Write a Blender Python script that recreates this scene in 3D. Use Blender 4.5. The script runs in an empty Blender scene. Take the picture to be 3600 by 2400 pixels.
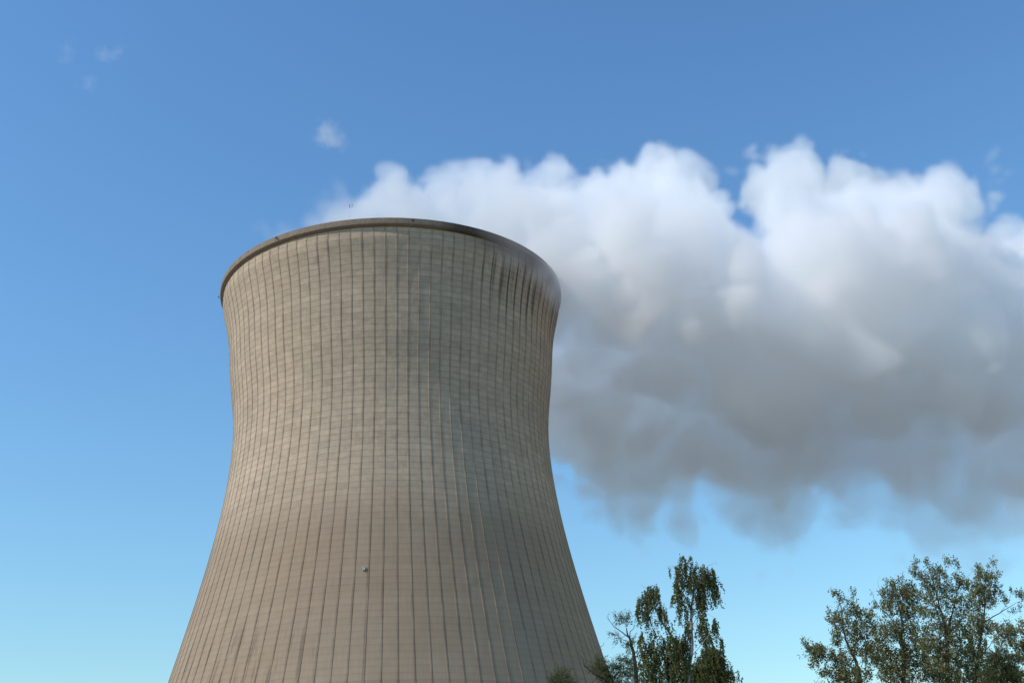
import bpy, bmesh, math, random
import numpy as np
from mathutils import Vector, Matrix
R_ = math.radians
scene = bpy.context.scene
col = scene.collection
rng = np.random.default_rng(7)

# ------------------------------------------------------------------ camera
FPX = 4487.8                      # focal length in pixels of a 3600 px wide frame
PITCH, ROLL, YAW = 0.41706, 0.03955, 0.10195
S = 44.4                          # rim radius in metres
TD = 6.85874 * S                  # distance of the tower's axis
CAMZ = 1.7
RIMZ = CAMZ + 3.31658 * S
CAM = Vector((0, 0, CAMZ))
_f0 = Vector((math.sin(YAW), math.cos(YAW), 0))
_r0 = Vector((math.cos(YAW), -math.sin(YAW), 0))
FWD = _f0 * math.cos(PITCH) + Vector((0, 0, math.sin(PITCH)))
_u0 = -_f0 * math.sin(PITCH) + Vector((0, 0, math.cos(PITCH)))
RGT = _r0 * math.cos(ROLL) - _u0 * math.sin(ROLL)
UPV = _r0 * math.sin(ROLL) + _u0 * math.cos(ROLL)
cd = bpy.data.cameras.new('camera')
cd.sensor_width = 36.0
cd.lens = FPX / 3600 * 36
cd.clip_end = 20000
cam = bpy.data.objects.new('camera', cd)
col.objects.link(cam)
cam.matrix_world = Matrix.Translation(CAM) @ Matrix((RGT, UPV, -FWD)).transposed().to_4x4()
scene.camera = cam


def at(px, py, Y):
    """Point on the sight line through pixel (px,py) of the 3600x2400 photo, at world Y."""
    d = FWD * FPX + RGT * (px - 1800) + UPV * (1200 - py)
    return CAM + d * (Y / d.y)


# ------------------------------------------------------------------ light
SUN_AZ = R_(72)                   # from the tower-to-camera direction towards the left
SUN_EL = R_(41)
sun_dir = Vector((-math.sin(SUN_AZ) * math.cos(SUN_EL), -math.cos(SUN_AZ) * math.cos(SUN_EL), math.sin(SUN_EL)))
world = bpy.data.worlds.new("World")
scene.world = world
world.use_nodes = True
wn = world.node_tree
for n in list(wn.nodes):
    wn.nodes.remove(n)
sky = wn.nodes.new('ShaderNodeTexSky')
sky.sky_type = 'NISHITA'
sky.sun_disc = False
sky.sun_elevation = SUN_EL
sky.sun_rotation = math.atan2(sun_dir.x, sun_dir.y)
sky.altitude = 0
sky.air_density = 1.8
sky.dust_density = 0.0
sky.ozone_density = 6.0
bg = wn.nodes.new('ShaderNodeBackground')
bg.inputs['Strength'].default_value = 0.075
wo = wn.nodes.new('ShaderNodeOutputWorld')
gam = wn.nodes.new('ShaderNodeGamma')          # clearer air: deeper zenith, paler horizon
gam.inputs['Gamma'].default_value = 1.28
bal = wn.nodes.new('ShaderNodeMix')
bal.data_type = 'RGBA'
bal.blend_type = 'MULTIPLY'
bal.inputs[0].default_value = 1.0
bal.inputs[7].default_value = (0.90, 1.02, 1.06, 1)
wn.links.new(sky.outputs[0], gam.inputs[0])
wn.links.new(gam.outputs[0], bal.inputs[6])
wn.links.new(bal.outputs[2], bg.inputs[0])
wn.links.new(bg.outputs[0], wo.inputs[0])
sd = bpy.data.lights.new('sun', 'SUN')
sd.energy = 2.5
sd.angle = R_(0.5)
sd.color = (1.0, 0.90, 0.77)
sun = bpy.data.objects.new('sun', sd)
col.objects.link(sun)
sun.rotation_euler = sun_dir.to_track_quat('Z', 'Y').to_euler()
scene.view_settings.view_transform = 'Standard'
scene.view_settings.look = 'None'
scene.view_settings.exposure = 0.45
scene.view_settings.gamma = 1.0
scene.cycles.use_denoising = True
scene.cycles.volume_bounces = 24
scene.cycles.max_bounces = 26
scene.cycles.transparent_max_bounces = 16
scene.cycles.volume_step_rate = 1.0
scene.cycles.volume_max_steps = 256


# ------------------------------------------------------------------ helpers
def tag(o, label=None, cat=None, group=None, kind=None):
    for k, v in (('label', label), ('category', cat), ('group', group), ('kind', kind)):
        if v:
            o[k] = v
    return o


def empty(name, loc=(0, 0, 0)):
    o = bpy.data.objects.new(name, None)
    o.location = loc
    o.empty_display_size = 0.5
    col.objects.link(o)
    return o


def mesh_obj(name, verts, faces, mat, parent=None, smooth=False):
    """verts in world space; parented things keep their place."""
    me = bpy.data.meshes.new(name)
    me.from_pydata([tuple(v) for v in verts], [], faces)
    me.update()
    o = bpy.data.objects.new(name, me)
    col.objects.link(o)
    if mat:
        me.materials.append(mat)
    if smooth:
        me.shade_smooth()
    if parent is not None:
        o.parent = parent
        o.matrix_parent_inverse = Matrix.Translation(parent.location).inverted()
    return o


class Lump:
    """Collects boxes and tubes for one mesh."""
    def __init__(s):
        s.v, s.f = [], []

    def box(s, c, x, y, z, hx, hy, hz):
        n = len(s.v)
        c = Vector(c)
        for a in (-1, 1):
            for b in (-1, 1):
                for d in (-1, 1):
                    s.v.append(c + x * (a * hx) + y * (b * hy) + z * (d * hz))
        for q in ((0, 1, 3, 2), (4, 6, 7, 5), (0, 4, 5, 1), (2, 3, 7, 6), (0, 2, 6, 4), (1, 5, 7, 3)):
            s.f.append([n + i for i in q])

    def tube(s, pts, rads, k=6, cap=True):
        n0 = len(s.v)
        pts = [Vector(p) for p in pts]
        ref = None
        for i, p in enumerate(pts):
            t = (pts[min(i + 1, len(pts) - 1)] - pts[max(i - 1, 0)])
            t = t.normalized() if t.length > 1e-9 else Vector((0, 0, 1))
            if ref is None:
                ref = t.orthogonal().normalized()
            ref = (ref - t * ref.dot(t))
            ref = ref.normalized() if ref.length > 1e-6 else t.orthogonal().normalized()
            b = t.cross(ref)
            for j in range(k):
                a = 2 * math.pi * j / k
                s.v.append(p + (ref * math.cos(a) + b * math.sin(a)) * rads[i])
        for i in range(len(pts) - 1):
            for j in range(k):
                a, b2 = n0 + i * k + j, n0 + i * k + (j + 1) % k
                s.f.append([a, b2, b2 + k, a + k])
        if cap:
            s.f.append([n0 + j for j in range(k)][::-1])
            s.f.append([n0 + (len(pts) - 1) * k + j for j in range(k)])

    def build(s, name, mat, parent=None, smooth=False):
        return mesh_obj(name, s.v, s.f, mat, parent, smooth)


def new_mat(name, color=(.5, .5, .5, 1), rough=0.8, metal=0.0):
    m = bpy.data.materials.new(name)
    m.use_nodes = True
    p = m.node_tree.nodes['Principled BSDF']
    p.inputs['Base Color'].default_value = color
    p.inputs['Roughness'].default_value = rough
    p.inputs['Metallic'].default_value = metal
    p.inputs['Specular IOR Level'].default_value = 0.25
    return m, m.node_tree, p


class N:
    """Small node-graph writer."""
    def __init__(s, nt):
        s.nt = nt

    def node(s, typ, **kw):
        n = s.nt.nodes.new(typ)
        for k, v in kw.items():
            setattr(n, k, v)
        return n

    def set(s, sock, v):
        if isinstance(v, bpy.types.NodeSocket):
            s.nt.links.new(v, sock)
        elif v is not None:
            sock.default_value = v

    def m(s, op, a, b=None, c=None, clamp=False):
        n = s.node('ShaderNodeMath', operation=op, use_clamp=clamp)
        for i, v in enumerate((a, b, c)):
            s.set(n.inputs[i], v)
        return n.outputs[0]

    def noise(s, vec, scale=1.0, detail=4.0, rough=0.55, dist=0.0):
        n = s.node('ShaderNodeTexNoise')
        s.set(n.inputs['Vector'], vec)
        n.inputs['Scale'].default_value = scale
        n.inputs['Detail'].default_value = detail
        n.inputs['Roughness'].default_value = rough
        n.inputs['Distortion'].default_value = dist
        return n.outputs[0]

    def ramp(s, x, a, b, lo=0.0, hi=1.0, smooth=True):
        n = s.node('ShaderNodeMapRange', interpolation_type='SMOOTHSTEP' if smooth else 'LINEAR')
        s.set(n.inputs['Value'], x)
        for i, v in zip(('From Min', 'From Max', 'To Min', 'To Max'), (a, b, lo, hi)):
            s.set(n.inputs[i], v)
        return n.outputs[0]

    def mix(s, f, a, b, mode='MIX'):
        n = s.node('ShaderNodeMix', data_type='RGBA', blend_type=mode)
        s.set(n.inputs[0], f)
        s.set(n.inputs[6], a)
        s.set(n.inputs[7], b)
        return n.outputs[2]

    def comb(s, x, y, z=0.0):
        n = s.node('ShaderNodeCombineXYZ')
        for i, v in enumerate((x, y, z)):
            s.set(n.inputs[i], v)
        return n.outputs[0]

    def white(s, vec):
        n = s.node('ShaderNodeTexWhiteNoise', noise_dimensions='3D')
        s.set(n.inputs['Vector'], vec)
        return n.outputs[0]


# ------------------------------------------------------------------ ground
gm, gt, gp = new_mat('dry_grass_and_gravel', rough=0.95)
g = N(gt)
gc = g.node('ShaderNodeTexCoord').outputs['Object']
gn = g.noise(gc, 0.35, 8, 0.65)
gn2 = g.noise(gc, 0.02, 3)
c1 = g.mix(g.ramp(gn, 0.3, 0.7), (0.13, 0.105, 0.075, 1), (0.19, 0.155, 0.12, 1))
c2 = g.mix(g.ramp(gn2, 0.45, 0.6), c1, (0.24, 0.20, 0.17, 1))
gt.links.new(c2, gp.inputs['Base Color'])
gv, gf = [], []
gx = [-9000, -3000, -1200, -500, -200, -80, 0, 80, 200, 500, 1200, 3000, 9000]
for j, y in enumerate(gx):
    for i, x in enumerate(gx):
        gv.append((x, y + 200, 0.0))
for j in range(len(gx) - 1):
    for i in range(len(gx) - 1):
        a = j * len(gx) + i
        gf.append((a, a + 1, a + 1 + len(gx), a + len(gx)))
ground = mesh_obj('ground', gv, gf, gm)
tag(ground, kind='structure')

# ------------------------------------------------------------------ cooling tower
KD = [0.1, 0.3, 0.55, 0.8, 1.1, 1.4, 1.8, 2.4]
KR = [0.98045, 0.93775, 0.91414, 0.88552, 0.89121, 0.93316, 1.02062, 1.18288]


def spline_fn(K, V):
    n = len(K)
    h = np.diff(K)
    A = np.eye(n)
    b = np.zeros(n)
    for i in range(1, n - 1):
        A[i, i - 1] = h[i - 1]
        A[i, i] = 2 * (h[i - 1] + h[i])
        A[i, i + 1] = h[i]
        b[i] = 6 * ((V[i + 1] - V[i]) / h[i] - (V[i] - V[i - 1]) / h[i - 1])
    m = np.linalg.solve(A, b)

    def f(x):
        x = np.asarray(x, float)
        xc = np.clip(x, K[0], K[-1])
        i = np.clip(np.searchsorted(K, xc) - 1, 0, n - 2)
        t = xc - np.array(K)[i]
        hh = h[i]
        V_ = np.array(V)
        y = V_[i] + t * ((V_[i + 1] - V_[i]) / hh - hh * (2 * m[i] + m[i + 1]) / 6) + t * t * m[i] / 2 + t ** 3 * (m[i + 1] - m[i]) / (6 * hh)
        sl = (V[-1] - V[-2]) / (K[-1] - K[-2]) + 0.01
        return y + np.maximum(x - K[-1], 0) * sl
    return f


_prof = spline_fn(KD, KR)


def prof(d):
    """shell radius (in rim radii) at a depth d (in rim radii) below the rim's top"""
    return np.where(np.asarray(d) < 0.35, np.minimum(_prof(d), 0.9795), _prof(d))


LIFT, H0 = 0.03379, 0.0695
BASE_D = RIMZ / S
NRIB = 100
PH0 = R_(1.2)
dd = np.linspace(0.0, BASE_D, 3000)
rr = prof(dd)
arc = np.concatenate([[0], np.cumsum(np.hypot(np.diff(rr), np.diff(dd)))])
arc0 = np.interp(H0, dd, arc)


def shell_pt(ph, d, off=0.0):
    r = float(prof(d)) * S + off
    return Vector((math.sin(ph) * r, TD - math.cos(ph) * r, RIMZ - d * S))


tower = empty('cooling_tower', (0, TD, 0))
tag(tower, 'huge grey-brown concrete cooling tower with vertical ribs, steam pouring over its rim', 'cooling tower')

# concrete material: u = rib bay count, v = lift number, both through the UV map
cm, ct, cp = new_mat('ribbed_concrete', rough=0.9)
c = N(ct)
uvn = c.node('ShaderNodeUVMap')
uvn.uv_map = 'bays'
sep = c.node('ShaderNodeSeparateXYZ')
ct.links.new(uvn.outputs[0], sep.inputs[0])
U, V = sep.outputs[0], sep.outputs[1]      # U: bays (0..100), V: lifts downward
fu, fv = c.m('FRACT', U), c.m('FRACT', V)
iu, iv = c.m('FLOOR', U), c.m('FLOOR', V)
cell = c.white(c.comb(iu, iv, 3.0))
rowr = c.white(c.comb(iv, 7.0, 1.0))
colr = c.white(c.comb(iu, 2.0, 5.0))
P = c.comb(c.m('MULTIPLY', U, 2.75), c.m('MULTIPLY', V, 1.5))
upper = c.ramp(V, 50, 34, 0, 1)             # 1 in the older, rougher upper concrete
mott = c.noise(c.comb(c.m('ADD', c.m('MULTIPLY', U, 2.75), c.m('MULTIPLY', iv, 37.3)), c.m('MULTIPLY', V, 2.6)), 0.42, 7, 0.66, 0.4)
fine = c.noise(P, 5.0, 4, 0.6)
streak = c.noise(c.comb(c.m('MULTIPLY', U, 5.5), c.m('MULTIPLY', V, 0.30)), 1.0, 5, 0.6)
big = c.noise(P, 0.045, 3, 0.5)
base = c.mix(upper, (0.305, 0.227, 0.156, 1), (0.45, 0.348, 0.25, 1))
base = c.mix(c.ramp(big, 0.35, 0.65, 0, 0.35), base, (0.35, 0.285, 0.21, 1))
# value variation
val = c.m('ADD', c.m('MULTIPLY', c.m('SUBTRACT', cell, 0.5), c.m('ADD', 0.03, c.m('MULTIPLY', upper, 0.07))),
          c.m('MULTIPLY', c.m('SUBTRACT', rowr, 0.5), 0.075))
val = c.m('ADD', val, c.m('MULTIPLY', c.m('SUBTRACT', colr, 0.5), 0.05))
val = c.m('ADD', val, c.m('MULTIPLY', c.m('SUBTRACT', mott, 0.5), c.m('ADD', 0.16, c.m('MULTIPLY', upper, 0.65))))
val = c.m('ADD', val, c.m('MULTIPLY', c.m('SUBTRACT', streak, 0.5), 0.30))
val = c.m('ADD', val, c.m('MULTIPLY', c.m('SUBTRACT', fine, 0.5), 0.16))
val = c.m('ADD', val, 1.0)
# joints between lifts, darkened, uneven
jd = c.m('MINIMUM', fv, c.m('SUBTRACT', 1.0, fv))
jn = c.noise(c.comb(c.m('MULTIPLY', U, 0.6), iv), 1.0, 2)
joint = c.m('MULTIPLY', c.ramp(jd, 0.015, 0.06, 1, 0), c.ramp(jn, 0.35, 0.6, 0.12, 0.42))
joint = c.m('MULTIPLY', joint, c.m('ADD', 0.3, c.m('MULTIPLY', upper, 0.6)))
soft = c.m('MULTIPLY', c.ramp(fv, 0.0, 0.5, 0.06, 0), 1.0)
val = c.m('MULTIPLY', val, c.m('SUBTRACT', 1.0, c.m('ADD', joint, soft)))
# rib shade painted as a dark line along each rib; rib centre at fu = 0
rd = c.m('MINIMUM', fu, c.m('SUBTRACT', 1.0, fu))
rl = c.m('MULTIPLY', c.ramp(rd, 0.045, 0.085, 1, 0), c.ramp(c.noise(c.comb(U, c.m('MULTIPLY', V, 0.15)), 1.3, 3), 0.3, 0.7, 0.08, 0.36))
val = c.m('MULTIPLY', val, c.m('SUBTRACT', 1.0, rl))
# wet black drips under the rim where the steam rolls over (bays right of centre)
wet_side = c.m('MULTIPLY', c.ramp(U, 54.5, 61, 0, 1), c.ramp(U, 84, 78, 0, 1))
dripn = c.noise(c.comb(c.m('MULTIPLY', U, 2.2), c.m('MULTIPLY', V, 0.03)), 1.0, 5, 0.7)
dlen = c.m('MULTIPLY', c.ramp(dripn, 0.32, 0.72, 0.4, 15.0, False), wet_side)
drip = c.m('MULTIPLY', c.ramp(c.m('SUBTRACT', dlen, V), -1.0, 6.0, 0, 1), c.ramp(dripn, 0.42, 0.66, 0.0, 0.62))
rimband = c.m('MULTIPLY', c.ramp(V, 2.4, -0.5, 0, 0.75), wet_side)
ribdrip = c.m('MULTIPLY', c.m('MULTIPLY', c.ramp(rd, 0.04, 0.14, 1, 0), c.ramp(V, 16, 4, 0, 0.6)), c.m('MULTIPLY', wet_side, c.ramp(colr, 0.3, 0.7, 0.2, 1)))
wet = c.m('MAXIMUM', c.m('MAXIMUM', drip, rimband), ribdrip)
# damp darker patches lower left
dn = c.noise(c.comb(c.m('MULTIPLY', U, 2.4), c.m('MULTIPLY', V, 0.09)), 1.0, 4, 0.6)
dzone = c.m('MULTIPLY', c.ramp(V, 57, 66, 0, 1), c.m('MULTIPLY', c.ramp(U, 30, 34, 0, 1), c.ramp(U, 47, 43, 0, 1)))
damp = c.m('MULTIPLY', c.m('MULTIPLY', c.ramp(dn, 0.5, 0.68), dzone), 0.42)
dark = c.m('MULTIPLY', c.m('SUBTRACT', 1.0, wet), c.m('SUBTRACT', 1.0, damp))
val = c.m('MULTIPLY', val, dark)
vc = c.node('ShaderNodeVectorMath', operation='SCALE')
ct.links.new(base, vc.inputs[0])
c.set(vc.inputs['Scale'], val)
# pale lime runs: short thin vertical dashes
ln = c.noise(c.comb(c.m('MULTIPLY', U, 16.0), c.m('MULTIPLY', V, 0.7)), 1.0, 1)
lz = c.m('MULTIPLY', c.ramp(ln, 0.80, 0.84), c.ramp(c.noise(c.comb(U, V), 0.17, 2), 0.5, 0.62))
colr_out = c.mix(c.m('MULTIPLY', lz, 0.6), vc.outputs[0], (0.62, 0.58, 0.50, 1))
ct.links.new(colr_out, cp.inputs['Base Color'])
bump = c.node('ShaderNodeBump')
bump.inputs['Strength'].default_value = 0.35
bump.inputs['Distance'].default_value = 0.12
hgt = c.m('ADD', c.m('MULTIPLY', c.ramp(jd, 0.0, 0.05), 0.35), c.m('MULTIPLY', mott, 0.5))
hgt = c.m('ADD', hgt, c.m('MULTIPLY', fine, 0.08))
ct.links.new(hgt, bump.inputs['Height'])
ct.links.new(bump.outputs[0], cp.inputs['Normal'])

# shell mesh with real ribs
RW, RH = 0.17, 0.085               # rib half width and height in metres
rows_s = []
nl = int((arc[-1] - arc0) / LIFT)
vs = [-1.0]
for k in range(0, nl + 1):
    vs += [k, k + 0.5]
vs = np.array([-1.6] + vs)
ds = np.interp(arc0 + vs * LIFT, arc, dd)
ds[0] = 0.025
ds = np.append(ds, BASE_D)
vs = np.append(vs, (arc[-1] - arc0) / LIFT)
ncol = 7
nr = len(ds)
verts = np.zeros((nr, NRIB * ncol, 3))
bay = 2 * math.pi / NRIB
uvU = np.zeros(NRIB * ncol)
jog = rng.normal(0, 0.011, (nl + 4, NRIB))
rowj = rng.normal(0, 0.012, (nl + 4, NRIB))
for i in range(nr):
    d = ds[i]
    r = float(prof(d)) * S
    aw = RW / r
    li = int(min(max(math.floor(vs[i] + 0.25), 0), nl + 2))
    for k in range(NRIB):
        cen = k * bay + PH0 - math.pi + jog[li, k] / r
        cols = [(-aw * 1.15, 0.0), (-aw * 0.85, RH), (aw * 0.85, RH), (aw * 1.15, 0.0)]
        for j, (a, o) in enumerate(cols):
            ang = cen + a
            verts[i, k * ncol + j] = (math.sin(ang) * (r + o), TD - math.cos(ang) * (r + o), RIMZ - d * S)
            uvU[k * ncol + j] = k + a / bay
        for j in range(3):
            t = (j + 1) / 4
            ang = k * bay + PH0 - math.pi + aw * 1.15 + t * (bay - 2 * aw * 1.15)
            o = rowj[li, k] * math.sin(math.pi * t)
            verts[i, k * ncol + 4 + j] = (math.sin(ang) * (r + o), TD - math.cos(ang) * (r + o), RIMZ - d * S)
            uvU[k * ncol + 4 + j] = k + (aw * 1.15) / bay + t * (1 - 2 * aw * 1.15 / bay)
nc = NRIB * ncol
faces, uvs = [], []
for i in range(nr - 1):
    for j in range(nc):
        j2 = (j + 1) % nc
        faces.append((i * nc + j, i * nc + j2, (i + 1) * nc + j2, (i + 1) * nc + j))
        u1, u2 = uvU[j], uvU[j2] if j2 else uvU[0] + NRIB
        uvs += [(u1, vs[i]), (u2, vs[i]), (u2, vs[i + 1]), (u1, vs[i + 1])]
shell_v = verts.reshape(-1, 3)
me = bpy.data.meshes.new('shell')
me.from_pydata(shell_v.tolist(), [], [f[::-1] for f in faces])
uvl = me.uv_layers.new(name='bays')
uva = np.array(uvs).reshape(-1, 4, 2)[:, ::-1, :].reshape(-1)
uvl.data.foreach_set('uv', uva.astype(np.float32))
me.materials.append(cm)
me.shade_smooth()
me.set_sharp_from_angle(angle=R_(28))
shell = bpy.data.objects.new('shell', me)
col.objects.link(shell)
shell.parent = tower
shell.matrix_parent_inverse = Matrix.Translation(tower.location).inverted()

# inner wall of the shell
iv_, if_ = [], []
ids = np.linspace(0.03, 2.9, 60)
for d in ids:
    r = float(prof(d)) * S - 0.5
    for k in range(128):
        a = 2 * math.pi * k / 128
        iv_.append((math.sin(a) * r, TD - math.cos(a) * r, RIMZ - d * S))
for i in range(59):
    for k in range(128):
        k2 = (k + 1) % 128
        if_.append((i * 128 + k, i * 128 + k2, (i + 1) * 128 + k2, (i + 1) * 128 + k))
im, it_, ip = new_mat('inner_concrete', (0.2, 0.19, 0.17, 1), 0.9)
i_ = N(it_)
inn = i_.noise(i_.node('ShaderNodeTexCoord').outputs['Object'], 0.2, 6)
it_.links.new(i_.mix(inn, (0.14, 0.135, 0.12, 1), (0.26, 0.245, 0.21, 1)), ip.inputs['Base Color'])
mesh_obj('inner_wall', iv_, if_, im, tower, True)

# rim flange
rm, rt, rp = new_mat('rim_concrete', rough=0.88)
r = N(rt)
ruv = r.node('ShaderNodeUVMap')
ruv.uv_map = 'bays'
rs = r.node('ShaderNodeSeparateXYZ')
rt.links.new(ruv.outputs[0], rs.inputs[0])
RU, RV = rs.outputs[0], rs.outputs[1]
rfu = r.m('FRACT', RU)
rj = r.m('MINIMUM', rfu, r.m('SUBTRACT', 1.0, rfu))
rn = r.noise(r.comb(r.m('MULTIPLY', RU, 2.7), RV), 0.9, 6, 0.6)
rn2 = r.noise(r.comb(r.m('MULTIPLY', RU, 6.0), r.m('MULTIPLY', RV, 0.6)), 1.0, 4, 0.6)
rb = r.mix(r.ramp(rn, 0.3, 0.7), (0.20, 0.155, 0.112, 1), (0.26, 0.205, 0.15, 1))
rv = r.m('ADD', 0.86, r.m('MULTIPLY', rn2, 0.28))
rv = r.m('MULTIPLY', rv, r.ramp(rj, 0.006, 0.03, 0.72, 1.0))
rwet = r.m('MULTIPLY', r.ramp(r.m('ADD', RU, r.m('MULTIPLY', rn, 3.0)), 54.5, 57, 0, 0.6), r.ramp(RU, 84, 78, 0, 1))
rv = r.m('MULTIPLY', rv, r.m('SUBTRACT', 1.0, rwet))
rvs = r.node('ShaderNodeVectorMath', operation='SCALE')
rt.links.new(rb, rvs.inputs[0])
r.set(rvs.inputs['Scale'], rv)
rt.links.new(rvs.outputs[0], rp.inputs['Base Color'])
rbp = r.node('ShaderNodeBump')
rbp.inputs['Strength'].default_value = 0.3
rbp.inputs['Distance'].default_value = 0.1
rt.links.new(r.m('ADD', r.ramp(rj, 0.0, 0.02), r.m('MULTIPLY', rn2, 0.4)), rbp.inputs['Height'])
rt.links.new(rbp.outputs[0], rp.inputs['Normal'])
prof_rim = [(S * .9795 - 0.02, -1.95), (S * .9795 + 0.25, -1.86), (S - 0.22, -1.62), (S - 0.05, -1.45), (S - 0.01, -1.28),
            (S, -1.0), (S, -0.04), (S - 0.04, 0.0), (S - 1.5, 0.0), (S - 1.5, -1.1), (S * .9795 - 0.5, -1.6)]
NS = 600
rvs_, rfs, ruvs = [], [], []
for k in range(NS):
    a = 2 * math.pi * k / NS + PH0 - math.pi
    wob = 0.015 * math.sin(k * 0.9)
    for (pr, pz) in prof_rim:
        rvs_.append((math.sin(a) * (pr + wob), TD - math.cos(a) * (pr + wob), RIMZ + pz))
npf = len(prof_rim)
for k in range(NS):
    k2 = (k + 1) % NS
    for j in range(npf):
        j2 = (j + 1) % npf
        rfs.append((k * npf + j, k2 * npf + j, k2 * npf + j2, k * npf + j2))
        u1, u2 = k * NRIB / NS, (k + 1) * NRIB / NS
        z1, z2 = j * 0.5, (j + 1) * 0.5
        ruvs += [(u1, z1), (u2, z1), (u2, z2), (u1, z2)]
rim = mesh_obj('rim', rvs_, rfs, rm, tower, True)
rl_ = rim.data.uv_layers.new(name='bays')
rl_.data.foreach_set('uv', np.array(ruvs, np.float32).reshape(-1))
rim.data.set_sharp_from_angle(angle=R_(24))


# ------------------------------------------------------------------ steam
def lattice_noise(p, scale, seed):
    """smooth value noise in [-1,1] at points p (n,3), feature size = scale metres"""
    q = p / scale + 1000.0
    i = np.floor(q).astype(np.int64)
    f = (q - i).astype(np.float32)
    f = f * f * f * (f * (f * 6 - 15) + 10)
    tab = np.random.default_rng(seed).uniform(-1, 1, 4096).astype(np.float32)

    def h(a, b, c_):
        return tab[((a * 73856093) ^ (b * 19349663) ^ (c_ * 83492791)) & 4095]
    x, y, z = i[:, 0], i[:, 1], i[:, 2]
    fx, fy, fz = f[:, 0], f[:, 1], f[:, 2]
    def lx(b, c_):
        a0 = h(x, b, c_)
        return a0 + (h(x + 1, b, c_) - a0) * fx
    def ly(c_):
        a0 = lx(y, c_)
        return a0 + (lx(y + 1, c_) - a0) * fy
    a0 = ly(z)
    return a0 + (ly(z + 1) - a0) * fz


def steam_volume(name, blobs, voxel, mat, disp, edge, k=5.0, seed=1, clip_tower=False, grow=0.0):
    """A cloud of real depth: a voxel grid of density made from soft balls (x,y,z,r,density,softness in metres)."""
    B = np.array(blobs, float)
    lo = (B[:, :3] - B[:, 3:4]).min(0) - 6
    hi = (B[:, :3] + B[:, 3:4]).max(0) + 6
    n = np.ceil((hi - lo) / voxel).astype(int) + 1
    hi = lo + (n - 1) * voxel
    ax = [lo[i] + np.arange(n[i]) * voxel for i in range(3)]
    dens = np.zeros(n, np.float32)
    for ix in range(0, n[0], 24):
        X, Y, Z = np.meshgrid(ax[0][ix:ix + 24], ax[1], ax[2], indexing='ij')
        p = np.stack([X.ravel(), Y.ravel(), Z.ravel()], 1)
        # warp
        w = np.stack([lattice_noise(p, disp[0][0], seed + 10 + j) for j in range(3)], 1) * disp[0][1]
        w += np.stack([lattice_noise(p, disp[1][0], seed + 20 + j) for j in range(3)], 1) * disp[1][1]
        q = p + w
        acc = np.zeros(len(p)); dw = np.zeros(len(p)); sw = np.zeros(len(p)); sf = np.zeros(len(p))
        for (bx, by, bz, br, bd, bs) in B:
            dist = np.sqrt((q[:, 0] - bx) ** 2 + (q[:, 1] - by) ** 2 + ((q[:, 2] - bz)) ** 2) - br
            e = np.exp(np.clip(-dist / k, -30, 30))
            acc += e; dw += e * bd; sf += e * bs
        sd_ = -k * np.log(acc + 1e-12) - grow
        dw /= acc + 1e-12; sf /= acc + 1e-12
        for (sc_, am) in disp[2:]:
            sd_ -= am * (np.abs(lattice_noise(q, sc_, seed + int(sc_ * 7))) * 2.6 - 0.9)
        t = np.clip(-sd_ / (edge * sf), 0, 1)
        d = t * t * (3 - 2 * t) * dw
        d *= 1 + 0.25 * lattice_noise(p, 14, seed + 77)
        dens[ix:ix + 24] = d.reshape(X.shape)
    if clip_tower:
        X, Y, Z = np.meshgrid(*ax, indexing='ij')
        rad = np.hypot(X, Y - TD)
        rw = prof(np.clip((RIMZ - Z) / S, 0, 3)) * S
        dens[(Z < RIMZ - 2.0) & (rad < rw)] = 0
    # even fade near the far cut so the cloud does not end in a wall
    pts = np.zeros((dens.size, 3), np.float32)
    me = bpy.data.meshes.new(name)
    me.vertices.add(dens.size)
    g_ = np.stack(np.meshgrid(*ax, indexing='ij'), -1).reshape(-1, 3).astype(np.float32)
    me.vertices.foreach_set('co', g_.ravel())
    at_ = me.attributes.new('steam', 'FLOAT', 'POINT')
    at_.data.foreach_set('value', dens.ravel())
    o = bpy.data.objects.new(name, me)
    col.objects.link(o)
    me.materials.append(mat)
    ng = bpy.data.node_groups.new(name + '_grid', 'GeometryNodeTree')
    ng.interface.new_socket('Geometry', in_out='INPUT', socket_type='NodeSocketGeometry')
    ng.interface.new_socket('Geometry', in_out='OUTPUT', socket_type='NodeSocketGeometry')
    A = N(ng)
    gi, go = A.node('NodeGroupInput'), A.node('NodeGroupOutput')
    pos = A.node('GeometryNodeInputPosition').outputs[0]
    sx = A.node('ShaderNodeSeparateXYZ')
    ng.links.new(pos, sx.inputs[0])
    idx = [A.m('ROUND', A.m('DIVIDE', A.m('SUBTRACT', sx.outputs[j], float(lo[j])), float(voxel))) for j in range(3)]
    idx = [A.m('MINIMUM', A.m('MAXIMUM', idx[j], 0.0), float(n[j] - 1)) for j in range(3)]
    def im_(op, a, b):
        nn = A.node('FunctionNodeIntegerMath', operation=op)
        for s_, v in zip(nn.inputs, (a, b)):
            A.set(s_, v)
        return nn.outputs[0]
    ii = im_('ADD', im_('MULTIPLY', im_('ADD', im_('MULTIPLY', idx[0], int(n[1])), idx[1]), int(n[2])), idx[2])
    na = A.node('GeometryNodeInputNamedAttribute', data_type='FLOAT')
    na.inputs['Name'].default_value = 'steam'
    si = A.node('GeometryNodeSampleIndex', data_type='FLOAT', domain='POINT')
    ng.links.new(gi.outputs[0], si.inputs['Geometry'])
    ng.links.new(na.outputs['Attribute'], si.inputs['Value'])
    ng.links.new(ii, si.inputs['Index'])
    vc_ = A.node('GeometryNodeVolumeCube')
    ng.links.new(si.outputs[0], vc_.inputs['Density'])
    vc_.inputs['Min'].default_value = lo.tolist()
    vc_.inputs['Max'].default_value = hi.tolist()
    for j, ax_ in enumerate('XYZ'):
        vc_.inputs['Resolution ' + ax_].default_value = int(n[j])
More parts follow.
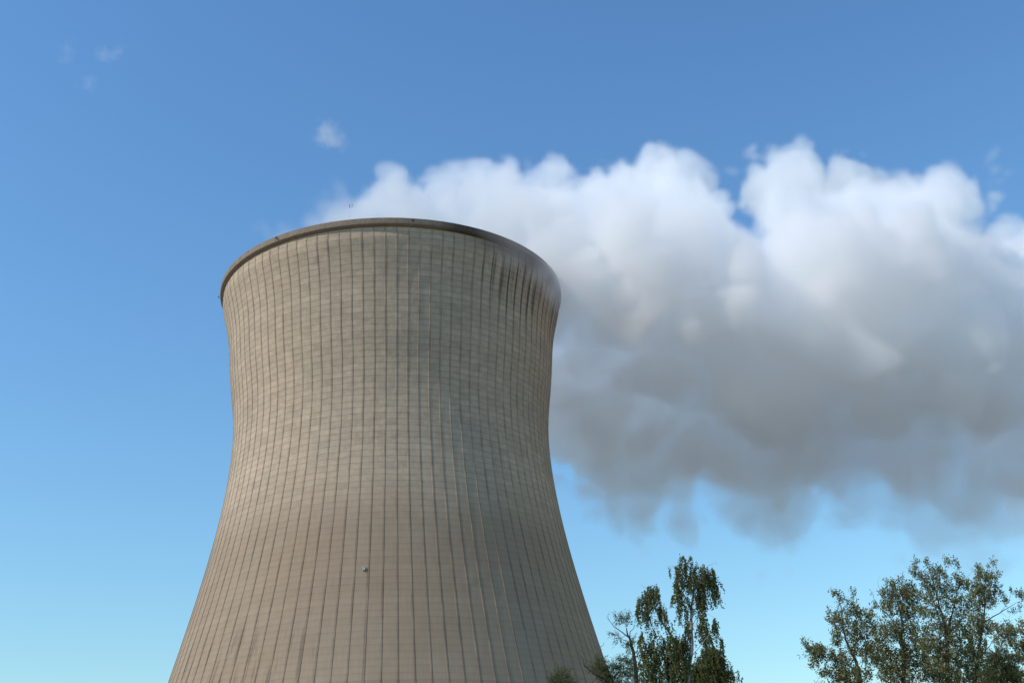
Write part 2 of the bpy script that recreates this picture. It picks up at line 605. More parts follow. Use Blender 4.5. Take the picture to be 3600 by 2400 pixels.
    sm_ = A.node('GeometryNodeSetMaterial')
    sm_.inputs['Material'].default_value = mat
    ng.links.new(vc_.outputs[0], sm_.inputs[0])
    ng.links.new(sm_.outputs[0], go.inputs[0])
    md = o.modifiers.new('grid', 'NODES')
    md.node_group = ng
    print('STEAM', name, n, dens.size, float(dens.max()))
    return o


def steam_mat(name, color, density, aniso=0.25):
    m = bpy.data.materials.new(name)
    m.use_nodes = True
    nt = m.node_tree
    nt.nodes.remove(nt.nodes['Principled BSDF'])
    v = nt.nodes.new('ShaderNodeVolumePrincipled')
    v.inputs['Color'].default_value = color
    v.inputs['Density'].default_value = density
    v.inputs['Anisotropy'].default_value = aniso
    nt.links.new(v.outputs[0], nt.nodes['Material Output'].inputs['Volume'])
    return m


K2 = 3600 / 2352


def ball(px, py, r, off=0.0, dens=1.0, soft=1.0):
    p = at(px * K2, py * K2, TD + off)
    mpp = (p - CAM).dot(FWD) / FPX * K2
    return (p.x, p.y, p.z, r * mpp, dens, soft)


plume = [ball(*b) for b in (
    (640, 620, 55, 15, .12, 2), (690, 597, 74, 15, .2, 2), (760, 578, 82, 10, .3, 1.8), (820, 562, 88, 8, .45, 1.6), (870, 548, 92, 5, .6, 1.5), (945, 505, 90, 0, .8), (1385, 715, 80, 18, .9), (1010, 530, 110, 0), (1110, 505, 118, 0),
    (1205, 488, 102, -5), (1240, 600, 135, 5), (1180, 640, 100, 20), (1330, 520, 120, 0), (1395, 460, 98, 20), (1467, 440, 90, 30),
    (1350, 610, 110, 0), (1470, 580, 145, -5), (1560, 540, 105, -5), (1590, 660, 165, 0), (1700, 715, 150, 0), (1500, 740, 115, 5), (1550, 480, 95, 0),
    (1640, 800, 155, 0), (1760, 840, 165, -5), (1840, 605, 136, -5), (1830, 452, 92, 30), (1925, 460, 82, 32), (1765, 425, 50, 34),
    (1900, 640, 185, -5), (2020, 480, 88, 25), (2060, 560, 140, 0), (2165, 475, 105, -15), (2150, 620, 170, -5), (1990, 800, 195, -5),
    (2150, 810, 190, -5), (2300, 670, 100, 15), (2325, 580, 64, 20), (2310, 810, 170, 0), (2430, 690, 150, 5), (2460, 820, 180, 0),
    (2600, 720, 180, 0), (2620, 830, 170, 0), (2760, 740, 170, 5),
    # near side of the rolling mass, added towards the camera to shade lobes below
    (1290, 520, 90, -16, .9), (1350, 590, 95, -20, .9), (1450, 540, 110, -24), (1560, 610, 125, -26), (1480, 670, 95, -22), (1690, 675, 112, -26),
    (1840, 580, 120, -28), (1660, 740, 110, -22), (1980, 620, 130, -28), (1830, 740, 120, -26), (2120, 620, 120, -28), (2010, 780, 120, -24), (2280, 700, 110, -20), (2200, 820, 120, -22),
    # lower, thinner mass dragged down behind the tower
    (1310, 750, 75, 28, .9, 1.2), (1290, 830, 85, 30, .9, 1.2), (1350, 870, 135, 32, .9, 1.2), (1450, 900, 155, 34, .9, 1.2), (1425, 1030, 120, 36, .8, 1.4),
    (1330, 980, 95, 36, .8, 1.4), (1560, 970, 160, 34, .9, 1.4), (1470, 1110, 80, 38, .6, 1.6), (1505, 1160, 75, 40, .55, 1.6), (1585, 1180, 52, 42, .45, 1.6), (1610, 1110, 60, 42, .4, 1.8),
    (1680, 1000, 135, 30, .7, 1.4), (1790, 1010, 140, 22, .7, 1.4), (1790, 1130, 85, 34, .5, 1.6), (1805, 1200, 60, 40, .4, 1.8), (1820, 1262, 40, 42, .35, 1.8),
    (1900, 1010, 135, 18, .7, 1.4), (2020, 1010, 145, 16, .6, 1.5), (1990, 1120, 85, 30, .25, 2), (2090, 1120, 105, 30, .3, 2), (2190, 1030, 150, 18, .5, 1.6), (2330, 1020, 160, 18, .5, 1.6),
    (2130, 1200, 85, 38, .2, 2), (2250, 1180, 95, 38, .22, 2), (2370, 1160, 100, 38, .22, 2), (2470, 1030, 160, 20, .5, 1.6), (2620, 1030, 160, 20, .5, 1.6), (2230, 1260, 50, 40, .12, 2),
)]
# skin of steam that rolls over the rim on the lee side
for q in range(14):
    ph = R_(36 + q * 4.8)
    rr_ = S + 1.2
    plume.append((math.sin(ph) * rr_, TD - math.cos(ph) * rr_, RIMZ - 0.4 - 0.2 * q, 2.3 + 0.36 * q, .10 + .035 * q, 1.0))
steam_m = steam_mat('white_steam', (1.0, 1.0, 1.0, 1), 0.15)
pl = steam_volume('steam_plume', plume, 0.95, steam_m, ((26, 3.0), (9, 1.8), (14, 4.2), (7.0, 2.4), (3.6, 1.2)), 3.4, 2.0, 5, True, 1.7)
tag(pl, 'thick white steam plume, grey beneath, blowing away from the cooling tower mouth', 'steam plume', kind='stuff')

# ------------------------------------------------------------------ trees
def bark_mat(name, c1_, c2_):
    m, nt, p = new_mat(name, rough=0.9)
    b = N(nt)
    co = b.node('ShaderNodeTexCoord').outputs['Object']
    mp = b.node('ShaderNodeMapping')
    mp.inputs['Scale'].default_value = (6, 6, 1.5)
    nt.links.new(co, mp.inputs[0])
    nt.links.new(b.mix(b.ramp(b.noise(mp.outputs[0], 2.0, 5, 0.6), 0.4, 0.62), c1_, c2_), p.inputs['Base Color'])
    return m


def leaf_mat(name, cols, trans=0.35):
    m, nt, p = new_mat(name, rough=0.55)
    b = N(nt)
    geo = b.node('ShaderNodeNewGeometry')
    rnd = geo.outputs['Random Per Island']
    cr = b.node('ShaderNodeValToRGB')
    cr.color_ramp.interpolation = 'LINEAR'
    el = cr.color_ramp.elements
    el[0].position, el[0].color = 0.0, cols[0]
    el[1].position, el[1].color = 1.0, cols[-1]
    for q in range(1, len(cols) - 1):
        e = el.new(q / (len(cols) - 1) * 0.9)
        e.color = cols[q]
    nt.links.new(rnd, cr.inputs[0])
    nt.links.new(cr.outputs[0], p.inputs['Base Color'])
    tr = nt.nodes.new('ShaderNodeBsdfTranslucent')
    tc = b.mix(1.0, cr.outputs[0], (1.0, 1.25, 0.45, 1), 'MULTIPLY')
    nt.links.new(tc, tr.inputs['Color'])
    mx = nt.nodes.new('ShaderNodeMixShader')
    mx.inputs[0].default_value = trans
    nt.links.new(p.outputs[0], mx.inputs[1])
    nt.links.new(tr.outputs[0], mx.inputs[2])
    nt.links.new(mx.outputs[0], nt.nodes['Material Output'].inputs[0])
    return m


def leaves_mesh(name, P_, T_, L_, W_, mat, parent, rg):
    """one folded four-cornered blade per leaf: base P_, direction T_, length L_, width W_"""
    n = len(P_)
    T_ = T_ / np.linalg.norm(T_, axis=1, keepdims=True)
    rnd = rg.normal(size=(n, 3))
    side = np.cross(T_, rnd)
    side /= np.linalg.norm(side, axis=1, keepdims=True) + 1e-9
    nrm = np.cross(T_, side)
    V_ = np.zeros((n, 4, 3), np.float32)
    V_[:, 0] = P_
    V_[:, 1] = P_ + T_ * (L_ * .45)[:, None] + side * (W_ * .5)[:, None] + nrm * (W_ * .18)[:, None]
    V_[:, 2] = P_ + T_ * L_[:, None]
    V_[:, 3] = P_ + T_ * (L_ * .45)[:, None] - side * (W_ * .5)[:, None] + nrm * (W_ * .18)[:, None]
    me = bpy.data.meshes.new(name)
    me.vertices.add(n * 4)
    me.vertices.foreach_set('co', V_.ravel())
    me.loops.add(n * 6)
    b_ = np.arange(n)[:, None] * 4
    me.loops.foreach_set('vertex_index', np.concatenate([b_ + 0, b_ + 1, b_ + 2, b_ + 0, b_ + 2, b_ + 3], 1).ravel().astype(np.int32))
    me.polygons.add(n * 2)
    me.polygons.foreach_set('loop_start', (np.arange(n * 2) * 3).astype(np.int32))
    me.update(calc_edges=True)
    me.materials.append(mat)
    o = bpy.data.objects.new(name, me)
    col.objects.link(o)
    o.parent = parent
    o.matrix_parent_inverse = Matrix.Translation(parent.location).inverted()
    return o


def make_tree(name, label, cat, Y, conv, limbs, blobs, n_att, style, bark, leaf, seed, group=None, leaf_per=8, lsize=.05, low=True, bare=0.0):
    """limbs: lists of (x,y,offset,radius) in photo pixels; blobs: ellipses (x,y,rx,ry,weight) that hold the foliage.
    Depth comes from the offsets: the crown is as deep as it is wide."""
    rg = np.random.default_rng(seed)
    def W(x, y, off=0.0):
        sx_, sy_ = conv(x, y)
        return np.array(at(sx_, sy_, Y + off))
    mpp = np.linalg.norm(W(0, 0) - W(100, 0)) / 100      # metres per crop pixel
    nodes, par, paths = [], [], []
    for li, lb in enumerate(limbs):
        pts = [W(x, y, o) for (x, y, o, r_) in lb]
        rad = [r_ for (_, _, _, r_) in lb]
        if li == 0:
            pts = [np.array([pts[0][0] + 0.05, Y + lb[0][2] - .05, -0.15])] + pts
            rad = [rad[0] * 1.9] + rad
        out_p, out_r = [], []
        for q in range(len(pts) - 1):
            ln__ = np.linalg.norm(pts[q + 1] - pts[q])
            k_ = max(2, int(ln__ / 0.14))
            for t in np.arange(k_) / k_:
                wob = rg.normal(0, 0.006, 3) + np.array([math.sin(q * 2.3 + t * 5 + li), math.cos(q * 1.7 + t * 4), 0]) * 0.015
                out_p.append(pts[q] * (1 - t) + pts[q + 1] * t + wob)
                out_r.append(rad[q] * (1 - t) + rad[q + 1] * t)
        out_p.append(pts[-1])
        out_r.append(rad[-1])
        paths.append((out_p, out_r))
        for p_ in out_p:
            nodes.append(p_)
    nodes = np.array(nodes)
    cnt0 = len(nodes)
    cap_n = cnt0 + n_att * 12
    buf = np.zeros((cap_n, 3)); buf[:cnt0] = nodes
    nn_ = cnt0
    area = np.array([b[2] * b[3] * b[4] for b in blobs], float)
    pick = rg.choice(len(blobs), n_att, p=area / area.sum())
    att = []
    for k_ in pick:
        x, y, rx, ry, w_ = blobs[k_][:5]
        bo = blobs[k_][5] if len(blobs[k_]) > 5 else 0.0
        a_, r_ = rg.uniform(0, 2 * math.pi), math.sqrt(rg.uniform(0, 1))
        dep = rg.uniform(-1, 1) * (0.25 + rx * mpp * 0.9) * math.sqrt(max(0.1, 1 - r_ * r_))
        att.append(W(x + rx * r_ * math.cos(a_), y + ry * r_ * math.sin(a_), dep + bo))
    att = np.array(att)
    dmin = np.min(np.linalg.norm(att[:, None, :] - nodes[None, ::3, :], axis=2), 1)
    att = att[np.argsort(dmin)]
    LP, LT, LL, LW = [], [], [], []
    droop = style == 'birch'
    for ai, a in enumerate(att):
        dv = a - buf[:nn_]
        dist = np.linalg.norm(dv, axis=1)
        rise = dv[:, 2]
        cost = dist + (0.9 if style == 'poplar' else 0.5) * np.maximum(0.0, 0.15 - rise) + 0.0
        j = int(np.argmin(cost))
        p0 = buf[j]
        L0 = dist[j]
        k_ = max(2, int(L0 / 0.13))
        mid = (p0 + a) / 2 + rg.normal(0, 0.08 * L0 + .005, 3)
        if style == 'poplar':
            mid[2] -= 0.10 * L0
        else:
            mid[2] += 0.16 * L0
        seg = []
        for t in np.linspace(0, 1, k_ + 1):
            seg.append(p0 * (1 - t) ** 2 + 2 * mid * t * (1 - t) + a * t * t)
        r0 = min(0.016, 0.0035 + 0.0055 * L0)
        paths.append((seg, list(np.linspace(r0, 0.0022, len(seg)))))
        m_ = min(len(seg) - 1, cap_n - nn_)
        buf[nn_:nn_ + m_] = np.array(seg[1:1 + m_]); nn_ += m_
        dirn = seg[-1] - seg[-2]
        dirn = dirn / (np.linalg.norm(dirn) + 1e-9)
        if bare and rg.random() < bare:
            tip = a + dirn * rg.uniform(.15, .4) + rg.normal(0, .03, 3)
            paths.append(([a, (a + tip) / 2 + rg.normal(0, .012, 3), tip], [.0035, .0025, .0015]))
            continue
        if droop:
            ls = rg.uniform(0.18, 0.75)
            nst = 2 if rg.random() < .45 else 1
            for _ in range(nst):
                hd = np.append(rg.normal(0, 1, 2), 0) * 0.10
                st = [a + hd * t * ls * 2 + np.array([0, 0, -ls * t ** 1.15]) + rg.normal(0, .008, 3) for t in np.linspace(0, 1, 5)]
                paths.append((st, [.0025, .002, .0018, .0015, .001]))
                nl_ = int(leaf_per * (0.5 + ls * 1.6))
                ts = rg.uniform(0, 1, nl_)
                pp = a + hd[None] * (ts * ls * 2)[:, None] + np.stack([0 * ts, 0 * ts, -ls * ts ** 1.15], 1)
                pp += rg.normal(0, .022, (nl_, 3))
                LP.append(pp)
                LT.append(rg.normal(0, .55, (nl_, 3)) + np.array([0, 0, -1.0]))
                LL.append(rg.uniform(.8, 1.25, nl_) * lsize)
                LW.append(rg.uniform(.65, .9, nl_) * lsize)
        elif style == 'poplar':
            ls = rg.uniform(0.10, 0.32)
            upd = dirn * .6 + np.array([0, 0, .8]) + rg.normal(0, .25, 3)
            upd /= np.linalg.norm(upd)
            paths.append(([a, a + upd * ls * .5 + rg.normal(0, .008, 3), a + upd * ls], [.003, .0025, .0015]))
            nl_ = int(rg.integers(int(leaf_per * .6), int(leaf_per * 1.4) + 1))
            ts = rg.uniform(-0.3, 1, nl_)
            pp = a + upd[None] * (ts * ls)[:, None] + rg.normal(0, .038, (nl_, 3))
            LP.append(pp)
            LT.append(rg.normal(0, .8, (nl_, 3)) + upd * .5 + np.array([0, 0, -.25]))
            LL.append(rg.uniform(.75, 1.25, nl_) * lsize)
            LW.append(rg.uniform(.7, .95, nl_) * lsize)
        else:
            ls = rg.uniform(0.12, 0.35)
            nl_ = int(rg.integers(int(leaf_per * .6), int(leaf_per * 1.4) + 1))
            ts = rg.uniform(-0.5, 1, nl_)
            pp = a + dirn[None] * (ts * ls)[:, None] + rg.normal(0, .02, (nl_, 3))
            paths.append(([a, a + dirn * ls], [.0025, .0012]))
            LP.append(pp)
            LT.append(rg.normal(0, .45, (nl_, 3)) + dirn * 1.0)
            LL.append(rg.uniform(.8, 1.3, nl_) * lsize * 1.5)
            LW.append(rg.uniform(.8, 1.2, nl_) * lsize * .34)
    base = paths[0][0][0]
    root = empty(name, (float(base[0]), float(base[1]), 0.0))
    tag(root, label, cat, group)
    L = Lump()
    for pi, (pp, rd_) in enumerate(paths):
        L.tube(pp, rd_, 8 if pi == 0 else (6 if pi < len(limbs) else 3), cap=False)
    n_, f_ = np.array([tuple(v) for v in L.v]), L.f
    tr_ = mesh_obj('trunk', n_, f_, bark, root, True)
    cr_ = leaves_mesh('crown', np.concatenate(LP), np.concatenate(LT), np.concatenate(LL), np.concatenate(LW), leaf, root, rg)
    print('TREE', name, len(paths), sum(map(len, LP)))
    return root


birch_bark = bark_mat('birch_bark', (0.42, 0.39, 0.35, 1), (0.10, 0.085, 0.07, 1))
dark_bark = bark_mat('willow_bark', (0.05, 0.038, 0.028, 1), (0.09, 0.07, 0.05, 1))
poplar_bark = bark_mat('poplar_bark', (0.17, 0.14, 0.10, 1), (0.09, 0.07, 0.05, 1))
birch_leaf = leaf_mat('birch_leaf', [(0.065, 0.105, 0.022, 1), (0.09, 0.13, 0.027, 1), (0.115, 0.14, 0.034, 1), (0.11, 0.095, 0.032, 1), (0.15, 0.095, 0.035, 1)])
willow_leaf = leaf_mat('willow_leaf', [(0.06, 0.08, 0.028, 1), (0.09, 0.105, 0.04, 1), (0.13, 0.13, 0.06, 1)])
poplar_leaf = leaf_mat('poplar_leaf', [(0.08, 0.09, 0.025, 1), (0.105, 0.108, 0.034, 1), (0.15, 0.138, 0.045, 1), (0.25, 0.23, 0.11, 1), (0.34, 0.32, 0.20, 1)])
cB = lambda x, y: (1900 + x / 2.94, 1900 + y / 2.94)
cP = lambda x, y: (2750 + x / 2.767, 1900 + y / 2.767)

make_tree('birch_tree', 'tallest slender birch with hanging leafy twigs and two narrow tops, right of the tower', 'tree', 46, cB,
          [[(1505, 1560, 0, .10), (1540, 1280, 0, .085), (1560, 1100, 0, .07), (1562, 900, 0, .06), (1558, 700, 0, .045), (1580, 500, 0, .034), (1600, 380, 0, .022), (1560, 250, 0, .012), (1480, 170, 0, .006)],
           [(1535, 1310, 0, .05), (1470, 1200, .3, .045), (1400, 1050, .4, .04), (1310, 920, .5, .034), (1230, 800, .5, .03), (1175, 670, .5, .024), (1150, 560, .5, .018), (1135, 480, .5, .008)],
           [(1562, 900, 0, .013), (1610, 810, -.2, .010), (1640, 765, -.3, .008), (1740, 755, -.4, .007), (1790, 790, -.5, .004)],
           [(1552, 1210, 0, .015), (1600, 1150, -.3, .012), (1660, 1060, -.5, .009), (1760, 960, -.6, .007)],
           [(1310, 920, .5, .018), (1230, 790, .7, .014), (1140, 770, .8, .008)],
           [(1575, 530, 0, .02), (1650, 400, -.2, .014), (1730, 260, -.3, .007), (1830, 225, -.3, .003)],
           [(1575, 520, 0, .018), (1500, 380, .2, .012), (1430, 260, .3, .007), (1310, 265, .4, .003)],
           [(1400, 1050, .4, .02), (1200, 980, .8, .012), (1030, 930, .9, .005)],
           [(1140, 500, .5, .008), (1070, 480, .5, .005), (1025, 440, .5, .002)]],
          [(1475, 190, 55, 50, 1), (1440, 290, 60, 90, 1), (1550, 290, 80, 80, .8), (1650, 270, 60, 60, 1), (1750, 320, 50, 70, 1.2), (1800, 400, 35, 70, 1.3), (1790, 520, 45, 60, 1.3), (1690, 430, 80, 110, 1.2),
           (1560, 420, 90, 90, .9), (1430, 420, 50, 100, 1.1), (1440, 560, 38, 90, 1), (1445, 690, 30, 80, .9), (1510, 620, 35, 70, .7), (1510, 740, 30, 60, .6), (1660, 590, 60, 80, 1.2), (1715, 650, 25, 60, 1),
           (1360, 560, 24, 34, .8), (1325, 290, 18, 30, .8), (1550, 160, 16, 14, .8), (1790, 225, 45, 16, .7), (1810, 850, 28, 60, 1), (1690, 860, 60, 80, 1), (1640, 900, 40, 70, .8), (1510, 880, 45, 90, .8), (1500, 1000, 60, 60, 1),
           (1700, 980, 70, 70, 1), (1870, 1010, 24, 70, .8), (1890, 1130, 25, 60, .6),
           (1130, 500, 85, 45, 1.2), (1080, 590, 75, 75, 1.6), (1190, 510, 45, 60, 1), (1010, 700, 32, 70, 1), (1100, 740, 36, 90, 1.2), (1260, 700, 50, 50, 1), (1270, 760, 40, 50, .8), (925, 730, 18, 40, .5), (1190, 850, 40, 60, .8),
           (1340, 880, 55, 50, .9), (1040, 960, 50, 40, 1), (1190, 960, 60, 50, .9), (1350, 990, 90, 70, 1.3), (1450, 1080, 80, 100, 1.2), (1040, 1040, 45, 50, .8), (1170, 1080, 110, 60, 1), (1300, 1150, 130, 80, 1.1), (1440, 1220, 110, 90, 1.2),
           (1120, 1220, 110, 90, 1), (1250, 1320, 170, 90, 1), (1420, 1350, 120, 90, 1.1), (1100, 1400, 140, 70, .9), (1300, 1550, 260, 100, .7)],
          1000, 'birch', birch_bark, birch_leaf, 11, 'trees growing around the foot of the tower', leaf_per=19, lsize=.062)
make_tree('birch_tree', 'dark dense lower birch directly right of and behind the tallest birch trunk', 'tree', 49.5, cB,
          [[(1740, 1600, 0, .10), (1750, 1400, 0, .07), (1765, 1250, 0, .05), (1780, 1150, 0, .03), (1790, 1090, 0, .01)],
           [(1755, 1380, 0, .03), (1850, 1300, .4, .016), (1930, 1243, .6, .006), (1975, 1255, .6, .003), (2000, 1300, .7, .001)],
           [(1750, 1400, 0, .03), (1650, 1320, -.4, .02), (1600, 1280, -.5, .008)],
           [(1745, 1450, 0, .03), (1900, 1400, .4, .02), (2040, 1350, .6, .008)]],
          [(1740, 1130, 80, 60, 1.1), (1800, 1170, 100, 90, 1.2), (1700, 1260, 110, 100, 1.3), (1850, 1290, 90, 110, 1.2), (1650, 1380, 110, 80, 1.2), (1800, 1400, 150, 80, 1.3), (1960, 1360, 60, 70, .9),
           (2030, 1350, 22, 45, .7), (2090, 1400, 16, 40, .6), (1580, 1330, 50, 80, .8), (1800, 1560, 280, 100, .9)],
          680, 'birch', birch_bark, birch_leaf, 12, 'trees growing around the foot of the tower', leaf_per=19, lsize=.062)
make_tree('willow_tree', 'thin dark-stemmed willow with bare forked top, between the tower edge and the birch', 'tree', 43, cB,
          [[(1010, 1560, 0, .085), (990, 1400, 0, .075), (980, 1290, 0, .065), (965, 1150, 0, .055), (940, 1070, 0, .046), (915, 1000, 0, .036), (895, 940, 0, .025), (886, 895, 0, .010)],
           [(915, 1000, 0, .022), (850, 950, .1, .018), (760, 885, .2, .013), (712, 825, .2, .008), (700, 770, .2, .004), (730, 735, .2, .002)],
           [(925, 1000, 0, .018), (935, 940, -.1, .014), (970, 878, -.2, .006)],
           [(712, 825, .2, .006), (688, 790, .25, .004), (715, 720, .2, .002)],
           [(880, 975, 0, .008), (845, 1000, .1, .006), (800, 960, .2, .003)],
           [(965, 1150, 0, .014), (900, 1090, .2, .008), (870, 1060, .2, .004)],
           [(780, 900, .1, .006), (785, 840, .1, .003)]],
          [(845, 810, 70, 28, .9), (890, 790, 35, 30, .9), (800, 850, 40, 40, .5), (905, 860, 40, 40, .5), (785, 985, 38, 32, .8), (810, 1030, 40, 30, .7), (760, 970, 25, 25, .5), (900, 1070, 40, 45, 1), (920, 1100, 35, 30, 1),
           (950, 1050, 20, 40, .5), (930, 1220, 60, 45, 1.1), (870, 1240, 40, 40, .8), (900, 1300, 60, 50, .8), (960, 1330, 50, 80, .8), (930, 1420, 60, 60, .8), (960, 1560, 160, 90, .8)],
          330, 'willow', dark_bark, willow_leaf, 13, 'trees growing around the foot of the tower', leaf_per=14, lsize=.055, bare=.06)
make_tree('willow_tree', 'low feathery willow with one long bare limb, overlapping the right edge of the tower', 'tree', 40, cB,
          [[(770, 1600, 0, .08), (745, 1500, 0, .06), (730, 1420, 0, .045), (700, 1340, 0, .028), (690, 1290, 0, .012)],
           [(745, 1500, 0, .04), (650, 1418, -.2, .032), (560, 1375, -.3, .026), (500, 1335, -.3, .021), (455, 1275, -.3, .016), (440, 1225, -.3, .011), (400, 1180, -.3, .007), (393, 1155, -.3, .005), (425, 1128, -.3, .002)],
           [(455, 1275, -.3, .006), (485, 1250, -.3, .004), (480, 1215, -.3, .002)],
           [(640, 1410, -.2, .02), (600, 1360, -.1, .014), (590, 1290, 0, .007)],
           [(730, 1420, 0, .02), (800, 1370, .2, .012), (850, 1290, .3, .005)]],
          [(600, 1250, 45, 38, 1), (560, 1290, 40, 35, .9), (630, 1300, 60, 50, 1.1), (590, 1350, 60, 40, 1), (660, 1370, 70, 50, 1.1), (700, 1270, 30, 25, .6), (740, 1310, 50, 40, .7), (700, 1430, 70, 50, 1.1), (820, 1290, 50, 30, .9),
           (850, 1250, 30, 25, .6), (800, 1350, 70, 50, .9), (850, 1400, 60, 60, .8), (760, 1440, 80, 40, 1), (720, 1570, 180, 90, .8)],
          430, 'willow', dark_bark, willow_leaf, 14, 'trees growing around the foot of the tower', leaf_per=14, lsize=.055, bare=.04)
make_tree('willow_tree', 'round twiggy treetop just showing at the bottom, against the tower wall', 'tree', 38, cB,
          [[(225, 1640, 0, .07), (225, 1540, 0, .05), (225, 1470, 0, .03), (215, 1400, 0, .012)],
           [(225, 1540, 0, .03), (150, 1470, .1, .016), (110, 1440, .2, .005)], [(225, 1540, 0, .03), (300, 1470, -.1, .016), (330, 1430, -.2, .005)],
           [(225, 1490, 0, .02), (180, 1400, .1, .010), (165, 1360, .1, .003)], [(225, 1490, 0, .02), (265, 1400, .1, .010), (280, 1370, .1, .003)]],
          [(220, 1390, 75, 38, 1), (200, 1430, 110, 40, 1), (300, 1440, 60, 30, .8), (370, 1460, 20, 14, .4), (110, 1455, 40, 18, .6), (220, 1490, 150, 40, 1), (230, 1580, 170, 60, .8)],
          330, 'willow', dark_bark, willow_leaf, 15, 'trees growing around the foot of the tower', leaf_per=9, lsize=.05, bare=.2)
PG = 'broadleaved trees in the lower right corner'
make_tree('poplar_tree', 'leftmost poplar of the right-hand clump, with a low branch reaching out left', 'tree', 50, cP,
          [[(790, 1560, 0, .11), (765, 1384, 0, .09), (720, 1180, 0, .07), (668, 1060, 0, .055), (618, 960, 0, .042), (590, 850, 0, .032), (582, 680, 0, .022), (558, 580, 0, .012), (530, 500, 0, .005)],
           [(690, 1110, 0, .03), (720, 960, .2, .022), (790, 820, .3, .014), (860, 720, .4, .006)],
           [(745, 1280, 0, .035), (610, 1180, -.3, .025), (480, 1120, -.5, .017), (330, 1080, -.6, .010), (230, 1015, -.7, .004)],
           [(590, 850, 0, .014), (520, 770, -.1, .008), (465, 700, -.2, .003)],
           [(582, 690, 0, .010), (650, 580, .1, .006), (690, 510, .1, .003)],
           [(750, 1300, 0, .025), (560, 1250, .3, .015), (430, 1290, .4, .005)]],
          [(535, 530, 50, 35, .7), (680, 525, 30, 40, .8), (590, 600, 50, 40, .7), (690, 645, 45, 35, .8), (465, 705, 24, 26, .8), (500, 780, 55, 40, 1.1), (590, 740, 80, 70, 1), (720, 720, 60, 50, .9), (780, 740, 70, 45, .9), (860, 740, 45, 45, .8),
           (640, 860, 110, 80, .9), (530, 950, 45, 80, .8), (800, 870, 110, 90, .8), (545, 1000, 40, 40, .8), (230, 1010, 30, 40, .9), (320, 1070, 100, 45, 1.1), (220, 1140, 40, 12, .7), (400, 1120, 110, 70, 1.1), (310, 1200, 45, 50, .9),
           (420, 1280, 70, 50, .8), (590, 1180, 90, 90, .9), (560, 1300, 110, 70, .8), (740, 1030, 110, 100, .8), (850, 1130, 90, 100, .8), (700, 1320, 180, 80, 1), (600, 1480, 300, 100, .8)],
          1300, 'poplar', poplar_bark, poplar_leaf, 21, PG, leaf_per=11, lsize=.072, bare=.04)
make_tree('poplar_tree', 'second poplar from the left in the right-hand clump, pale stem forking midway up', 'tree', 53, cP,
          [[(1185, 1560, 0, .12), (1182, 1384, 0, .10), (1178, 1100, 0, .085), (1150, 950, 0, .065), (1165, 850, 0, .045), (1160, 700, 0, .032), (1150, 560, 0, .018), (1140, 440, 0, .006)],
           [(1150, 955, 0, .035), (1110, 830, .2, .026), (1030, 720, .3, .018), (950, 650, .3, .012), (890, 560, .4, .007), (868, 495, .4, .002)],
           [(1180, 1115, 0, .03), (1290, 1060, -.3, .02), (1400, 975, -.5, .010), (1440, 900, -.5, .004)],
           [(1152, 950, 0, .03), (1190, 860, -.2, .02), (1250, 700, -.3, .013), (1280, 520, -.4, .005)],
           [(1030, 720, .3, .010), (960, 540, .2, .006), (930, 410, .1, .003)],
           [(1160, 700, 0, .012), (1060, 560, .2, .007), (1045, 420, .2, .003)]],
          [(935, 400, 12, 32, .7), (1050, 425, 38, 40, .8), (1150, 395, 36, 34, .8), (1240, 445, 38, 30, .8), (1010, 520, 80, 55, 1.1), (1150, 530, 120, 80, 1.1), (1270, 550, 100, 70, .9), (875, 530, 14, 35, .6), (920, 640, 36, 45, .7),
           (1080, 660, 120, 80, 1.1), (1250, 680, 110, 90, 1.1), (1000, 780, 70, 50, .7), (1180, 830, 150, 70, 1), (1000, 920, 150, 90, 1.1), (1250, 940, 150, 100, 1), (950, 1080, 120, 90, 1), (1080, 1190, 170, 120, 1.1), (1300, 1120, 150, 110, 1.1),
           (1180, 1320, 260, 80, 1.1), (1150, 1490, 300, 100, .9)],
          1850, 'poplar', poplar_bark, poplar_leaf, 22, PG, leaf_per=11, lsize=.072, bare=.05)
